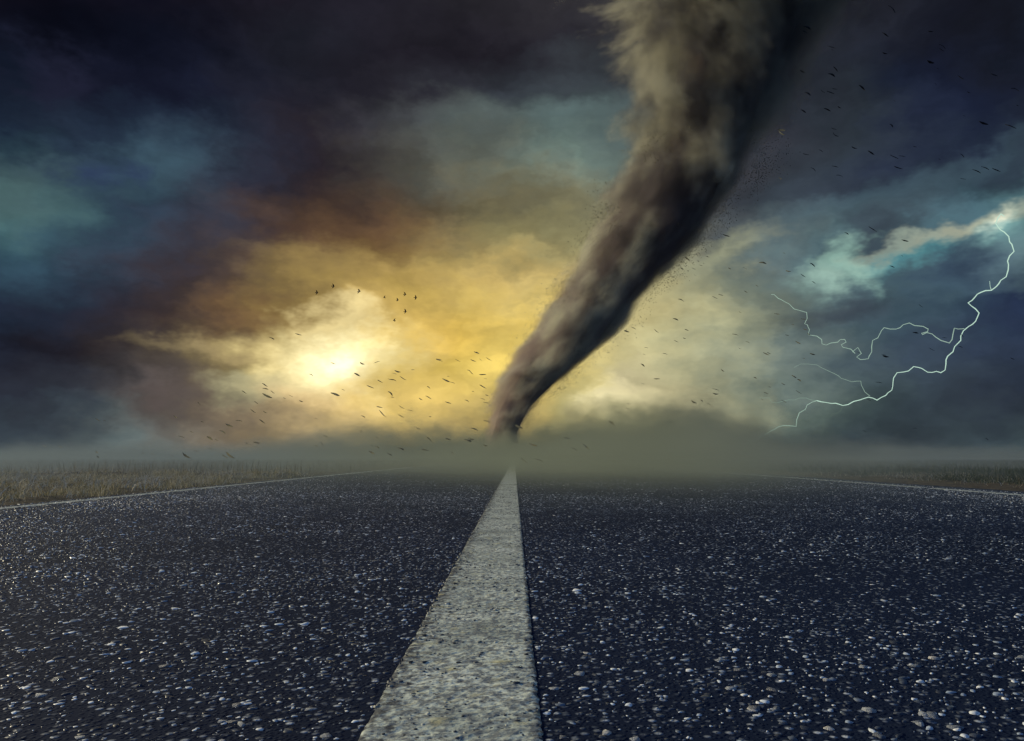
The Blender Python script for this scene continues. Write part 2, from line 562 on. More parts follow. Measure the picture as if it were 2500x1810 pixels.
pa = scatter(162000, 0.62, 11.0, 1.15)
ra = np.clip(RNG.lognormal(math.log(0.0030), 0.56, len(pa)), 0.0014, 0.0115)
pb = scatter(90000, 3.0, 40.0, 1.0)
rb = np.clip(RNG.lognormal(math.log(0.0052), 0.38, len(pb)), 0.0025, 0.013)
pos = np.concatenate([pa, pb])
rad = np.concatenate([ra, rb])
show = rad / pos[:, 1]
order = np.argsort(-show)
big, rest = order[:290], order[290:]
obj('asphalt_aggregate', stone_mesh('asphalt_aggregate', pos[rest], rad[rest], RNG.uniform(0.06, 0.15, len(rest)), 3),
    mat_stone, road, kind='stuff')
protos = []
for k in range(14):
    me = stone_mesh('stone', np.zeros((1, 2)), np.array([1.0]), np.array([0.07 + 0.006 * k]), 100 + k)
    co = np.array([v.co[:] for v in me.vertices])
    co[co[:, 2] < 0, 2] = -0.2
    me.vertices.foreach_set('co', co.astype(np.float32).ravel())
    me.materials.append(None)
    protos.append(me)
mats_big = []
for tone_ in ((0.26, 0.28, 0.30), (0.42, 0.44, 0.45), (0.58, 0.57, 0.54), (0.18, 0.19, 0.21)):
    m_, t, out = new_mat('aggregate_stone')
    P = t.add('ShaderNodeTexCoord').outputs['Object']
    c = t.mix(t.mr(t.noise(P, 2.2, 5, 0.65), 0.35, 0.7, 0.0, 0.7), tone_, tuple(v * 0.3 for v in tone_))
    principled(t, out, c, 0.45, 0.25, bump(t, t.noise(P, 5, 4, 0.6), 0.5, 0.1))
    mats_big.append(m_)
for k, me in enumerate(protos):
    me.materials[0] = mats_big[k % 4]
for q, i in enumerate(big):
    o = obj('stone', protos[q % 14], None, road)
    o.location = (pos[i, 0], pos[i, 1], 0.0)
    o.rotation_euler = (0, 0, RNG.uniform(0, 6.28))
    o.scale = (rad[i], rad[i] * RNG.uniform(0.8, 1.1), rad[i] * RNG.uniform(0.8, 1.2))

# ---- painted lines
mat_paint, t, out = new_mat('road_paint')
P = t.add('ShaderNodeTexCoord').outputs['Object']
wear = t.noise(P, 70, 5, 0.62)
pits = t.voro(P, 120.0).outputs['Distance']
dirt = t.noise(P, 6, 6, 0.65)
c = t.ramp(dirt, [(0.3, (0.26, 0.29, 0.24)), (0.45, (0.52, 0.56, 0.45)), (0.7, (0.76, 0.79, 0.64))])
c = t.mix(t.mr(wear, 0.42, 0.58, 0.0, 0.85), c, (0.12, 0.13, 0.135))
c = t.mix(t.m('MULTIPLY', t.mr(pits, 0.12, 0.34, 1.0, 0.0), t.mr(t.noise(P, 22, 3, 0.6), 0.40, 0.54)), c, (0.04, 0.042, 0.05))
xs_ = t.sep(P)[0]
edge = t.m('MAXIMUM', t.mr(xs_, STRIPE_L, STRIPE_L + 0.045, 1.0, 0.0), t.mr(xs_, STRIPE_R - 0.015, STRIPE_R, 0.0, 1.0))
edge = t.m('MULTIPLY', edge, t.m('LESS_THAN', t.m('ABSOLUTE', xs_), 1.0))
c = t.mix(t.mr(t.m('MULTIPLY_ADD', edge, 0.22, t.noise(P, 48, 4, 0.65)), 0.60, 0.72, 0.0, 0.9), c, (0.03, 0.034, 0.042))
c = t.mix(t.mr(t.noise(P, 26, 3, 0.5), 0.60, 0.74, 0.0, 0.6), c, (0.55, 0.50, 0.24))
principled(t, out, c, 0.62, 0.35, bump(t, t.m('ADD', wear, t.m('MULTIPLY', pits, 0.6)), 0.7, 0.003))


def line_mesh(name, xl, xr, ys, nx, ragged, relief, seed, gaps=None):
    """a strip of paint with ragged edges lying just above the tarmac"""
    n = len(ys)
    e1 = vnoise(np.stack([np.zeros(n), ys, np.zeros(n)], -1), 55, 3, seed) * ragged + vnoise(np.stack([np.zeros(n), ys, np.zeros(n)], -1), 6, 3, seed + 1) * ragged * 0.8
    e2 = vnoise(np.stack([np.ones(n), ys, np.zeros(n)], -1), 55, 3, seed + 2) * ragged + vnoise(np.stack([np.ones(n), ys, np.zeros(n)], -1), 6, 3, seed + 3) * ragged * 0.6
    s = np.linspace(0, 1, nx)[None, :]
    X = (xl + e1)[:, None] * (1 - s) + (xr + e2)[:, None] * s
    Y = np.repeat(ys[:, None], nx, 1)
    Z = 0.0030 + relief * (vn2(X, Y, 95, 3, seed + 4)) + relief * 0.8 * vn2(X, Y, 30, 2, seed + 5)
    Z = np.maximum(Z, 0.0016)
    Z -= 0.004 * (np.abs(X - 0.6) / 3.7) ** 4
    Z[:, 0] -= 0.0018
    Z[:, -1] -= 0.0018
    v = np.stack([X, Y, Z], -1).reshape(-1, 3)
    i = np.arange(n - 1)[:, None] * nx + np.arange(nx - 1)[None, :]
    f = np.stack([i, i + 1, i + nx + 1, i + nx], -1)
    if gaps is not None:
        f = f[~gaps(ys[:-1])]
    return mesh_np(name, v, f.reshape(-1), 4, True)


ysl = np.concatenate([np.arange(0.55, 2.2, 0.0045), np.arange(2.2, 5, 0.012), np.arange(5, 30, 0.06), np.geomspace(30, 300, 60)])
obj('centre_line', line_mesh('centre_line', STRIPE_L, STRIPE_R, ysl, 44, 0.0026, 0.0012, 5), mat_paint, road)


ne = 9000
d_ = (0.6 ** 1.2 + RNG.uniform(0, 1, ne) * (9.0 ** 1.2 - 0.6 ** 1.2)) ** (1 / 1.2)
x_ = STRIPE_L + (STRIPE_R - STRIPE_L) * RNG.beta(0.7, 0.9, ne)
kk = vn2(x_, d_, 9.0, 3, 12) + 0.5 * vn2(x_, d_, 40.0, 2, 15) > 0.05
pe = np.stack([x_[kk], d_[kk]], -1)
mat_worn, t, out = new_mat('worn_stone')
isl = t.add('ShaderNodeNewGeometry').outputs['Random Per Island']
principled(t, out, t.ramp(isl, [(0.0, (0.02, 0.024, 0.03)), (0.6, (0.07, 0.08, 0.09)), (0.85, (0.2, 0.2, 0.16)), (1.0, (0.6, 0.6, 0.5))]), 0.6, 0.3)
worn_me = stone_mesh('exposed_stones', pe, np.clip(RNG.lognormal(math.log(0.0026), 0.45, len(pe)), 0.0012, 0.007), RNG.uniform(0.1, 0.3, len(pe)), 61)
ws = obj('exposed_stones', worn_me, mat_worn, bpy.data.objects['centre_line'], kind='stuff')
ws.location.z = 0.0032


def edge_gaps(seed):
    def g(y):
        q = vnoise(np.stack([np.zeros(len(y)), y, np.zeros(len(y))], -1), 1.6, 3, seed)
        return (np.abs(q) < 0.035) & (y < 40)
    return g


yse = np.concatenate([np.arange(3.0, 20, 0.03), np.geomspace(20, 300, 60)])
obj('edge_line', line_mesh('edge_line', LINE_L - 0.05, LINE_L + 0.05, yse, 8, 0.010, 0.0012, 21, edge_gaps(1)), mat_paint, road)
obj('edge_line', line_mesh('edge_line', LINE_R - 0.055, LINE_R + 0.055, yse, 8, 0.008, 0.0012, 31, edge_gaps(2)), mat_paint, road)

# ------------------------------------------------------------------ verges
mat_verge, t, out = new_mat('verge_soil')
P = t.add('ShaderNodeTexCoord').outputs['Object']
c = t.ramp(t.noise(P, 9, 8, 0.7), [(0.3, (0.022, 0.018, 0.015)), (0.5, (0.06, 0.046, 0.030)), (0.68, (0.12, 0.095, 0.055)), (0.8, (0.20, 0.17, 0.10))])
principled(t, out, c, 0.95, 0.1, bump(t, t.noise(P, 60, 6, 0.7), 0.9, 0.02))


def left_z(X, Y):
    edge = np.clip((ROAD_L - X) / 0.25, 0, 1)
    ridge = 0.05 * np.exp(-((Y - 12.3 - 0.02 * X) / 0.35) ** 2)
    return -0.012 + edge * (0.012 + 0.045 * np.abs(vn2(X, Y, 2.2, 5, 3)) + 0.02 * vn2(X, Y, 9, 3, 4)) + edge * ridge


def right_z(X, Y):
    edge = np.clip((X - ROAD_R) / 0.6, 0, 1)
    return -0.012 + edge * (0.02 + 0.05 * np.abs(vn2(X, Y, 2.0, 5, 13))) + 0.012 * vn2(X, Y, 11, 3, 14) * np.clip((X - ROAD_R) / 0.1, 0, 1)


obj('left_verge', grid_mesh('left_verge', np.concatenate([np.linspace(-16, -7, 60), np.linspace(-6.9, ROAD_L + 0.02, 110)]), np.concatenate([np.linspace(2, 16, 260), np.linspace(16.3, 60, 80)]), left_z), mat_verge, kind='structure')
obj('right_verge', grid_mesh('right_verge', np.concatenate([np.linspace(ROAD_R - 0.02, 8, 110), np.linspace(8.2, 18, 50)]), np.concatenate([np.linspace(3, 18, 220), np.linspace(18.3, 60, 70)]), right_z), mat_verge, kind='structure')


def blades(name, base, hgt, wid, bend, seed, mat, segs=3, lean=0.0, **kw):
    """thousands of curved tapering blades in one mesh"""
    rng = np.random.default_rng(seed)
    n = len(base)
    a = rng.uniform(0, 2 * np.pi, n)
    dirx, diry = np.cos(a), np.sin(a)
    fx = rng.uniform(-1, 1, n)
    px_, py_ = -diry, dirx
    bd = bend * rng.uniform(0.2, 1.3, n)
    V = []
    for k in range(segs + 1):
        s = k / segs
        off = bd * hgt * s ** 2
        z = hgt * (s - 0.25 * np.clip(bd, 0, 2) * s ** 2)
        w = wid * (1 - s) ** 0.8 * 0.5 if k < segs else np.zeros(n)
        cx = base[:, 0] + dirx * off + lean * hgt * s
        cy = base[:, 1] + diry * off
        cz = base[:, 2] + z
        if k < segs:
            V.append(np.stack([cx - px_ * w, cy - py_ * w * 0.3, cz], -1))
            V.append(np.stack([cx + px_ * w, cy + py_ * w * 0.3, cz], -1))
        else:
            V.append(np.stack([cx, cy, cz], -1))
    V = np.stack(V, 1)
    m = V.shape[1]
    off = (np.arange(n) * m)[:, None]
    fl, sz = [], []
    for k in range(segs - 1):
        fl.append(np.array([[2 * k, 2 * k + 1, 2 * k + 3, 2 * k + 2]]) + off)
        sz.append(4)
    fl.append(np.array([[2 * segs - 2, 2 * segs - 1, 2 * segs]]) + off)
    sz.append(3)
    return obj(name, mesh_np(name, V.reshape(-1, 3), np.concatenate(fl, 1).ravel(), np.tile(np.array(sz), n)), mat, **kw)


def grass_mat(name, stops, trans=0.35):
    m_, t, out = new_mat(name)
    isl = t.add('ShaderNodeNewGeometry').outputs['Random Per Island']
    c = t.ramp(isl, stops)
    b = t.add('ShaderNodeBsdfPrincipled')
    t.put(b.inputs['Base Color'], c)
    b.inputs['Roughness'].default_value = 0.6
    b.inputs['Specular IOR Level'].default_value = 0.25
    tr = t.add('ShaderNodeBsdfTranslucent')
    t.put(tr.inputs['Color'], c)
    mx = t.add('ShaderNodeMixShader')
    mx.inputs[0].default_value = trans
    t.l.new(b.outputs[0], mx.inputs[1])
    t.l.new(tr.outputs[0], mx.inputs[2])
    t.l.new(mx.outputs[0], out.inputs['Surface'])
    return m_


mat_dry = grass_mat('dry_grass', [(0.0, (0.07, 0.062, 0.03)), (0.25, (0.17, 0.16, 0.075)), (0.6, (0.36, 0.31, 0.17)), (0.85, (0.54, 0.47, 0.30)), (1.0, (0.68, 0.61, 0.45))])
mat_green = grass_mat('green_grass', [(0.0, (0.015, 0.025, 0.016)), (0.5, (0.035, 0.055, 0.032)), (0.85, (0.08, 0.10, 0.055)), (1.0, (0.26, 0.24, 0.15))])
mat_weed = grass_mat('weed_stems', [(0.0, (0.03, 0.027, 0.02)), (0.6, (0.08, 0.066, 0.042)), (1.0, (0.24, 0.20, 0.13))])
mat_straw = grass_mat('straw', [(0.0, (0.30, 0.25, 0.15)), (0.6, (0.50, 0.44, 0.30)), (1.0, (0.70, 0.64, 0.50))], 0.15)


def area(n, x0, x1, y0, y1, zf, clump, thr, seed, ypow=1.0):
    rng = np.random.default_rng(seed)
    x = rng.uniform(x0, x1, n)
    y = y0 + (y1 - y0) * rng.uniform(0, 1, n) ** ypow
    q = vn2(x, y, clump, 3, seed)
    k = (q > thr) & (np.abs(x) < 0.75 * y + 0.6)
    x, y, q = x[k], y[k], q[k]
    return np.stack([x, y, zf(x, y) - 0.004], -1), q


b, q = area(110000, -9.5, ROAD_L - 0.05, 3.6, 13, left_z, 2.6, 0.07, 41, 1.3)
blades('verge_grass', b, np.random.default_rng(1).uniform(0.02, 0.085, len(b)) * (0.4 + 3.0 * np.clip(q, 0, 1)), np.random.default_rng(2).uniform(0.003, 0.0065, len(b)), 1.0, 51, mat_dry, kind='stuff', label='dry yellow green grass tufts along the left road edge', cat='grass')
b, q = area(26000, -32, ROAD_L - 0.1, 12.2, 60, left_z, 0.8, -0.05, 42, 1.6)
blades('tall_weeds', b, np.random.default_rng(3).uniform(0.05, 0.32, len(b)) * (0.7 + 0.8 * q), np.random.default_rng(4).uniform(0.004, 0.011, len(b)), 0.3, 52, mat_weed, kind='stuff', label='dark dry standing weeds in the misty field on the left', cat='weeds')
b, q = area(16000, -9, ROAD_L - 0.03, 3.6, 13, left_z, 2.4, -0.1, 43, 1.2)
bl = blades('straw_litter', b, np.random.default_rng(5).uniform(0.05, 0.16, len(b)), np.random.default_rng(6).uniform(0.005, 0.010, len(b)), 2.2, 53, mat_straw, kind='stuff', label='pale straw lying among the left verge grass', cat='straw')
b, q = area(70000, ROAD_R + 0.55, 16, 5.0, 16, right_z, 1.5, -0.12, 44, 1.2)
k = b[:, 0] > 4.85 + 0.35 * vn2(b[:, 0], b[:, 1], 1.1, 3, 8)
b, q = b[k], q[k]
blades('verge_grass', b, np.random.default_rng(7).uniform(0.04, 0.13, len(b)) * (0.7 + 1.5 * np.clip(q, -.3, 1)), np.random.default_rng(8).uniform(0.004, 0.008, len(b)), 0.95, 54, mat_green, kind='stuff', label='dark green grass along the right road edge', cat='grass')
b, q = area(40000, ROAD_R + 0.3, 34, 15, 60, right_z, 0.5, -0.4, 45, 1.6)
blades('field_grass', b, np.random.default_rng(9).uniform(0.06, 0.20, len(b)), np.random.default_rng(10).uniform(0.005, 0.012, len(b)), 0.8, 55, mat_green, kind='stuff', label='hazy grass in the field beyond the right verge', cat='grass')
b, q = area(3000, ROAD_R + 0.35, 9, 5.0, 14, right_z, 1.8, -0.1, 46, 1.2)
blades('straw_litter', b, np.random.default_rng(11).uniform(0.05, 0.16, len(b)), np.random.default_rng(12).uniform(0.003, 0.006, len(b)), 3.0, 56, mat_straw, kind='stuff', label='pale straw on the dark soil beside the right edge line', cat='straw')

# ------------------------------------------------------------------ tornado
TD = 100.0
EDGES = [(-250, 1440, 2420), (0, 1495, 2160), (100, 1518, 2070), (200, 1530, 2005), (300, 1528, 1945), (400, 1512, 1880), (500, 1478, 1810), (600, 1430, 1715),
         (700, 1368, 1615), (800, 1302, 1537), (900, 1238, 1425), (1000, 1196, 1312), (1060, 1182, 1280), (1116, 1150, 1310)]
AX = []
for y_, l_, r_ in reversed(EDGES):
    a_, b_ = at(l_, y_, TD), at(r_, y_, TD)
    AX.append(((a_.z + b_.z) / 2, (a_.x + b_.x) / 2, (b_.x - a_.x) / 2))
AX[0] = (-0.2, AX[0][1], AX[0][2])
ZS = np.array([a[0] for a in AX])
CXS = np.array([a[1] for a in AX])
RS = np.array([a[2] for a in AX])
TOP = ZS[-1]


def smooth_interp(z, ys):
    return np.interp(z, ZS, ys)


tor = obj('tornado', None, label='dark grey brown tornado funnel leaning right over the end of the road', cat='tornado')
tor.location = (float(CXS[0]), TD, 0)


def funnel(name, nz, na, rscale, disp, seed, top=None):
    z = np.linspace(ZS[0], top or TOP, nz)
    a = np.linspace(0, 2 * np.pi, na, endpoint=False)
    Z, A = np.meshgrid(z, a, indexing='ij')
    cx = smooth_interp(Z, CXS)
    R = smooth_interp(Z, RS) * (rscale - (0.2 * np.clip(Z / TOP, 0, 1) if disp else 0))
    sw = A + Z * 0.10
    P_ = np.stack([np.cos(sw) * 2.2, np.sin(sw) * 2.2, Z * 0.16], -1).reshape(-1, 3)
    P2 = np.stack([np.cos(sw) * R, np.sin(sw) * R, Z * 0.8], -1).reshape(-1, 3)
    nse = (vnoise(P_, 1.0, 4, seed) * 0.7 + vnoise(P2, 0.55, 4, seed + 1) * 0.5).reshape(Z.shape)
    R = R * (1 + disp * nse)
    X = cx + R * np.cos(A)
    Y = TD + R * np.sin(A)
    v = np.stack([X - CXS[0], Y - TD, Z], -1).reshape(-1, 3)
    i = np.arange(nz - 1)[:, None] * na + np.arange(na)[None, :]
    j = np.arange(nz - 1)[:, None] * na + (np.arange(na)[None, :] + 1) % na
    f = np.stack([i, j, j + na, i + na], -1).reshape(-1)
    sizes = np.concatenate([np.full((nz - 1) * na, 4), [na, na]])
    f = np.concatenate([f, np.arange(na)[::-1], (nz - 1) * na + np.arange(na)])
    return mesh_np(name, v, f, sizes, True)


# opaque heart of the funnel
mat_core, t, out = new_mat('funnel_core')
P = t.add('ShaderNodeNewGeometry').outputs['Position']
px_, py_, pz_ = t.sep(P)[:3]
cxn = t.fcurve(pz_, list(zip(ZS, CXS)))
rn = t.fcurve(pz_, list(zip(ZS, RS)))
q = t.vm('SUBTRACT', P, t.comb(cxn, TD, 0.0))
c = t.ramp(t.noise(q, 0.35, 7, 0.62, 0.6), [(0.3, (0.16, 0.12, 0.105)), (0.7, (0.23, 0.18, 0.155))])
bs = principled(t, out, c, 1.0, 0.0)
obj('funnel_core', funnel('funnel_core', 150, 96, 0.60, 0.16, 3), mat_core, tor)

# swirling dust around it
mat_shroud, t, out = new_mat('funnel_dust')
P = t.add('ShaderNodeNewGeometry').outputs['Position']
px_, py_, pz_ = t.sep(P)[:3]
cxn = t.fcurve(pz_, list(zip(ZS, CXS)))
rn = t.fcurve(pz_, list(zip(ZS, RS)))
qx = t.m('SUBTRACT', px_, cxn)
qy = t.m('SUBTRACT', py_, TD)
rad_ = t.m('SQRT', t.m('ADD', t.m('MULTIPLY', qx, qx), t.m('MULTIPLY', qy, qy)))
dn = t.m('MULTIPLY', t.m('DIVIDE', rad_, rn), t.mr(t.m('DIVIDE', qx, rn), 0.0, 1.0, 1.0, 1.28))
ang = t.m('MULTIPLY', pz_, 0.06)
vr = t.add('ShaderNodeVectorRotate', rotation_type='Z_AXIS')
t.put(vr.inputs['Vector'], t.comb(qx, qy, t.m('MULTIPLY', pz_, 0.8)))
t.put(vr.inputs['Angle'], ang)
n1 = t.noise(vr.outputs[0], 0.24, 5, 0.66)
n2 = t.noise(t.vm('MULTIPLY', vr.outputs[0], (1.0, 1.0, 0.4)), 0.16, 2, 0.6)
e = t.m('ADD', t.m('MULTIPLY_ADD', t.m('SUBTRACT', n1, 0.5), 1.7, t.m('SUBTRACT', 1.10, dn)), 0.0)
soft = t.mr(pz_, 15, 50, 0.55, 1.15)
dens = t.mr(t.m('DIVIDE', e, soft), 0.0, 1.0, 0.0, 1.0, 'SMOOTHSTEP')
dens = t.m('MULTIPLY', dens, t.fcurve(pz_, [(-0.2, 0.5), (4, 1.3), (8, 1.7), (25, 1.4), (38, 1.0), (50, 0.8), (TOP, 0.8)]))
pv = t.add('ShaderNodeVolumePrincipled')
tone = t.mix(t.mr(pz_, 5, 42), (0.56, 0.44, 0.385), (0.15, 0.145, 0.15))  # upper part darkened in colour, standing in for shade under the cloud base
tone = t.mix(t.mr(t.m('ADD', n2, t.m('MULTIPLY', t.m('SUBTRACT', n1, 0.5), 0.5)), 0.44, 0.60, 0.0, t.mr(pz_, 22, 46, 0.95, 0.55)), tone, (0.97, 0.94, 0.70))  # cream streaks mixed into the colour as broken highlights, fainter higher up
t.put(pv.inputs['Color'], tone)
t.put(pv.inputs['Density'], dens)
pv.inputs['Anisotropy'].default_value = 0.2
t.l.new(pv.outputs[0], out.inputs['Volume'])
mat_shroud.cycles.volume_step_rate = 0.4
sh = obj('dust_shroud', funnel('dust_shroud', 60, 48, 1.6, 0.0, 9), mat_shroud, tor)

# ------------------------------------------------------------------ dust bank on the road
mat_dust, t, out = new_mat('dust')
P = t.add('ShaderNodeNewGeometry').outputs['Position']
px_, py_, pz_ = t.sep(P)[:3]
n1 = t.noise(t.vm('MULTIPLY', P, (1, 0.6, 1.6)), 0.30, 3, 0.6)
n2 = t.noise(P, 0.05, 1, 0.5)
# height of the bank grows from its front edge towards the funnel
hgt = t.m('MULTIPLY', t.fcurve(py_, [(3, 0.20), (9, 0.36), (15, 0.42), (25, 0.5), (45, 0.8), (75, 1.9), (100, 2.8), (120, 2.8), (150, 2.2)]), t.fcurve(t.m('DIVIDE', px_, py_), [(-0.7, 0.6), (-0.2, 0.95), (-0.06, 0.95), (0.0, 0.75), (0.04, 0.95), (0.10, 1.25), (0.19, 1.4), (0.28, 1.2), (0.45, 0.9), (0.7, 0.6)]))
lat = t.m('ABSOLUTE', t.m('SUBTRACT', px_, t.m('MULTIPLY', py_, 0.05)))
latf = t.mr(t.m('DIVIDE', lat, t.m('MULTIPLY_ADD', py_, 0.19, 0.3)), 0.2, 2.6, 1.0, 0.0, 'SMOOTHSTEP')
n0 = t.noise(t.vm('MULTIPLY', P, (1, 0.5, 1.0)), 0.06, 2, 0.5)
hh = t.m('MULTIPLY', hgt, t.m('MULTIPLY', t.mr(latf, 0, 1, 0.5, 1.0), t.mr(n0, 0.32, 0.68, 0.3, 1.9)))
prof = t.m('SUBTRACT', t.m('MULTIPLY_ADD', t.m('SUBTRACT', n1, 0.5), 4.0, 1.1), t.m('DIVIDE', pz_, hh))
dens = t.m('MULTIPLY', t.mr(prof, -0.7, 1.9, 0.0, 1.0, 'SMOOTHSTEP'), t.mr(t.m('DIVIDE', pz_, t.m('MULTIPLY_ADD', py_, 0.1014, 0.796)), 0.45, 0.92, 1.0, 0.0, 'SMOOTHSTEP'))
dens = t.m('MULTIPLY', dens, t.fcurve(py_, [(3, 0.0), (6, 0.20), (9, 0.32), (13, 0.38), (18, 0.30), (26, 0.20), (50, 0.08), (75, 0.10), (100, 0.16), (120, 0.12), (150, 0.06)]))
dens = t.m('MULTIPLY', t.m('MULTIPLY', dens, t.mr(latf, 0, 1, 0.58, 1.0)), t.mr(n2, 0.35, 0.62, 0.35, 1.5))
pv = t.add('ShaderNodeVolumePrincipled')
t.put(pv.inputs['Color'], t.mix(latf, (0.25, 0.31, 0.34), (0.30, 0.335, 0.255)))  # bluer towards the sides: skylight tint put into the dust colour
t.put(pv.inputs['Density'], dens)
pv.inputs['Anisotropy'].default_value = 0.1
t.l.new(pv.outputs[0], out.inputs['Volume'])
mat_dust.cycles.volume_step_rate = 0.35


def closed_prism(name, ring_lo, ring_hi):
    n = len(ring_lo)
    v = list(ring_lo) + list(ring_hi)
    f, s = [], []
    for i in range(n):
        j = (i + 1) % n
        f += [i, j, n + j, n + i]
        s.append(4)
    f += list(range(n))[::-1] + list(range(n, 2 * n))
    s += [n, n]
    return mesh_np(name, v, f, np.array(s))


lo = [(-7, 3, -0.02), (7, 3, -0.02), (130, 150, -0.02), (-130, 150, -0.02)]
hi = [(-7, 3, 1.1), (7, 3, 1.1), (130, 150, 16), (-130, 150, 16)]
obj('dust_cloud', closed_prism('dust_cloud', lo, hi), mat_dust, kind='stuff', label='low olive brown dust cloud rolling over the road at the funnel foot', cat='dust')

# ------------------------------------------------------------------ lightning
LD = 330.0


def bolt_pts(pl):
    return [at(1700 + x * 0.4262, 450 + y * 0.4262, LD) for x, y in pl]


def bolt_mat(name, e):
    m_, t, out = new_mat(name)
    em = t.add('ShaderNodeEmission')
    em.inputs['Color'].default_value = (0.70, 1.0, 0.82, 1)
    em.inputs['Strength'].default_value = e
    t.l.new(em.outputs[0], out.inputs['Surface'])
    return m_


def tube(name, pts, w0, w1, seed, jit=0.35, sides=5):
    rng = random.Random(seed)
    # refine with small kinks in depth and in the picture plane
    P_ = []
    for a, b_ in zip(pts[:-1], pts[1:]):
        k = max(1, int((b_ - a).length / 1.6))
        for i in range(k):
            p = a.lerp(b_, i / k)
            if i:
                p = p + Vector((rng.gauss(0, jit * .6), 0, rng.gauss(0, jit * .6)))
            P_.append(p)
    P_.append(pts[-1])
    # wander in depth
    dpt = 0
    V, F = [], []
    n = len(P_)
    for i, p in enumerate(P_):
        dpt += rng.gauss(0, 0.5)
        p = p * (1 + dpt / LD * 0.6)
        tn = (P_[min(i + 1, n - 1)] - P_[max(i - 1, 0)]).normalized()
        s = Vector((0, 1, 0))
        u = tn.cross(s).normalized()
        v = u.cross(tn).normalized()
        r = 0.66 * (w0 + (w1 - w0) * i / (n - 1)) * (0.8 + 0.4 * rng.random())
        for k in range(sides):
            a = 2 * math.pi * k / sides
            V.append(p + (u * math.cos(a) + v * math.sin(a)) * r)
    for i in range(n - 1):
        for k in range(sides):
            a, b_ = i * sides + k, i * sides + (k + 1) % sides
            F += [a, b_, b_ + sides, a + sides]
    return mesh_np(name, [tuple(v) for v in V], F, 4)


MAIN = [(1765,185),(1745,170),(1730,190),(1715,225),(1740,260),(1765,275),(1790,300),(1795,330),(1808,345),(1820,385),(1795,410),(1783,440),(1787,490),(1775,530),(1745,550),(1720,585),(1690,608),(1655,610),(1610,630),(1580,665),(1557,680),(1575,697),(1600,715),(1620,738),(1600,785),(1560,815),(1530,840),(1515,870),(1515,895),(1480,930),(1470,960),(1440,985),(1430,1030),(1425,1065),(1400,1080),(1325,1077),(1290,1055),(1245,1045),(1215,1070),(1150,1080),(1130,1110),(1120,1180),(1085,1210),(1035,1237),(985,1220),(940,1235),(900,1245),(870,1262),(840,1268),(800,1255),(740,1250),(690,1240)]
LOWER = [(690,1240),(635,1265),(625,1290),(590,1310),(575,1350),(572,1388),(530,1383),(495,1383),(430,1412),(380,1440),(340,1465),(290,1475),(240,1510),(160,1525)]
LOOP = [(1535,828),(1500,830),(1478,825),(1470,860),(1465,890),(1450,910),(1400,895),(1370,875),(1350,858),(1320,850),(1295,862),(1290,855),(1325,845),(1328,830),(1300,815),(1250,810),(1220,795),(1185,805),(1145,830),(1110,830),(1075,822),(1060,840),(1040,880),(1010,895),(1005,960),(990,985),(985,1000),(940,1005),(918,990),(945,970),(925,935),(895,960),(910,970),(885,945),(840,935),(830,920),(858,905),(850,890),(825,890),(810,905),(770,910),(720,915),(718,890),(690,870),(640,862),(648,835),(635,805),(620,800),(635,770),(632,735),(560,715),(530,685),(470,655),(445,632),(430,632)]
BR_B = [(995,1215),(965,1190),(945,1150),(942,1128),(890,1132),(830,1112),(790,1085),(740,1062),(690,1035),(640,1030),(600,1030),(560,1050)]
BR_C = [(690,1240),(630,1225),(590,1225),(530,1235),(490,1245),(430,1248),(420,1225),(360,1225)]
BR_D = [(840,1268),(825,1300),(780,1315),(770,1335),(725,1330),(730,1400),(715,1460),(700,1510)]
SPUR = [(1690,608),(1683,585),(1680,555)]
bolt = obj('lightning_bolt', None, label='pale green white forked lightning bolt in the dark clouds on the right', cat='lightning')
bolt.location = (0, 0, 0)
obj('main_channel', tube('main_channel', bolt_pts(MAIN), 0.34, 0.24, 1), bolt_mat('bolt_bright', 0.75), bolt)
obj('branch', tube('branch', bolt_pts(LOOP), 0.24, 0.18, 2), bolt_mat('bolt_branch', 0.46), bolt)
obj('branch', tube('branch', bolt_pts(LOWER), 0.22, 0.09, 3), bolt_mat('bolt_lower', 0.5), bolt)
obj('branch', tube('branch', bolt_pts(BR_B), 0.18, 0.08, 4), bolt_mat('bolt_side', 0.36), bolt)
obj('branch', tube('branch', bolt_pts(BR_C), 0.18, 0.08, 5), bolt_mat('bolt_side_low', 0.30), bolt)
obj('branch', tube('branch', bolt_pts(BR_D), 0.12, 0.06, 6), bolt_mat('bolt_faint', 0.14), bolt)
obj('branch', tube('branch', bolt_pts(SPUR), 0.20, 0.14, 7), bolt_mat('bolt_spur', 0.7), bolt)

# ------------------------------------------------------------------ birds
mat_bird, t, out = new_mat('feathers')
P = t.add('ShaderNodeTexCoord').outputs['Object']
principled(t, out, t.ramp(t.noise(P, 14, 3), [(0.3, (0.025, 0.022, 0.02)), (0.7, (0.06, 0.05, 0.045))]), 0.8, 0.2)


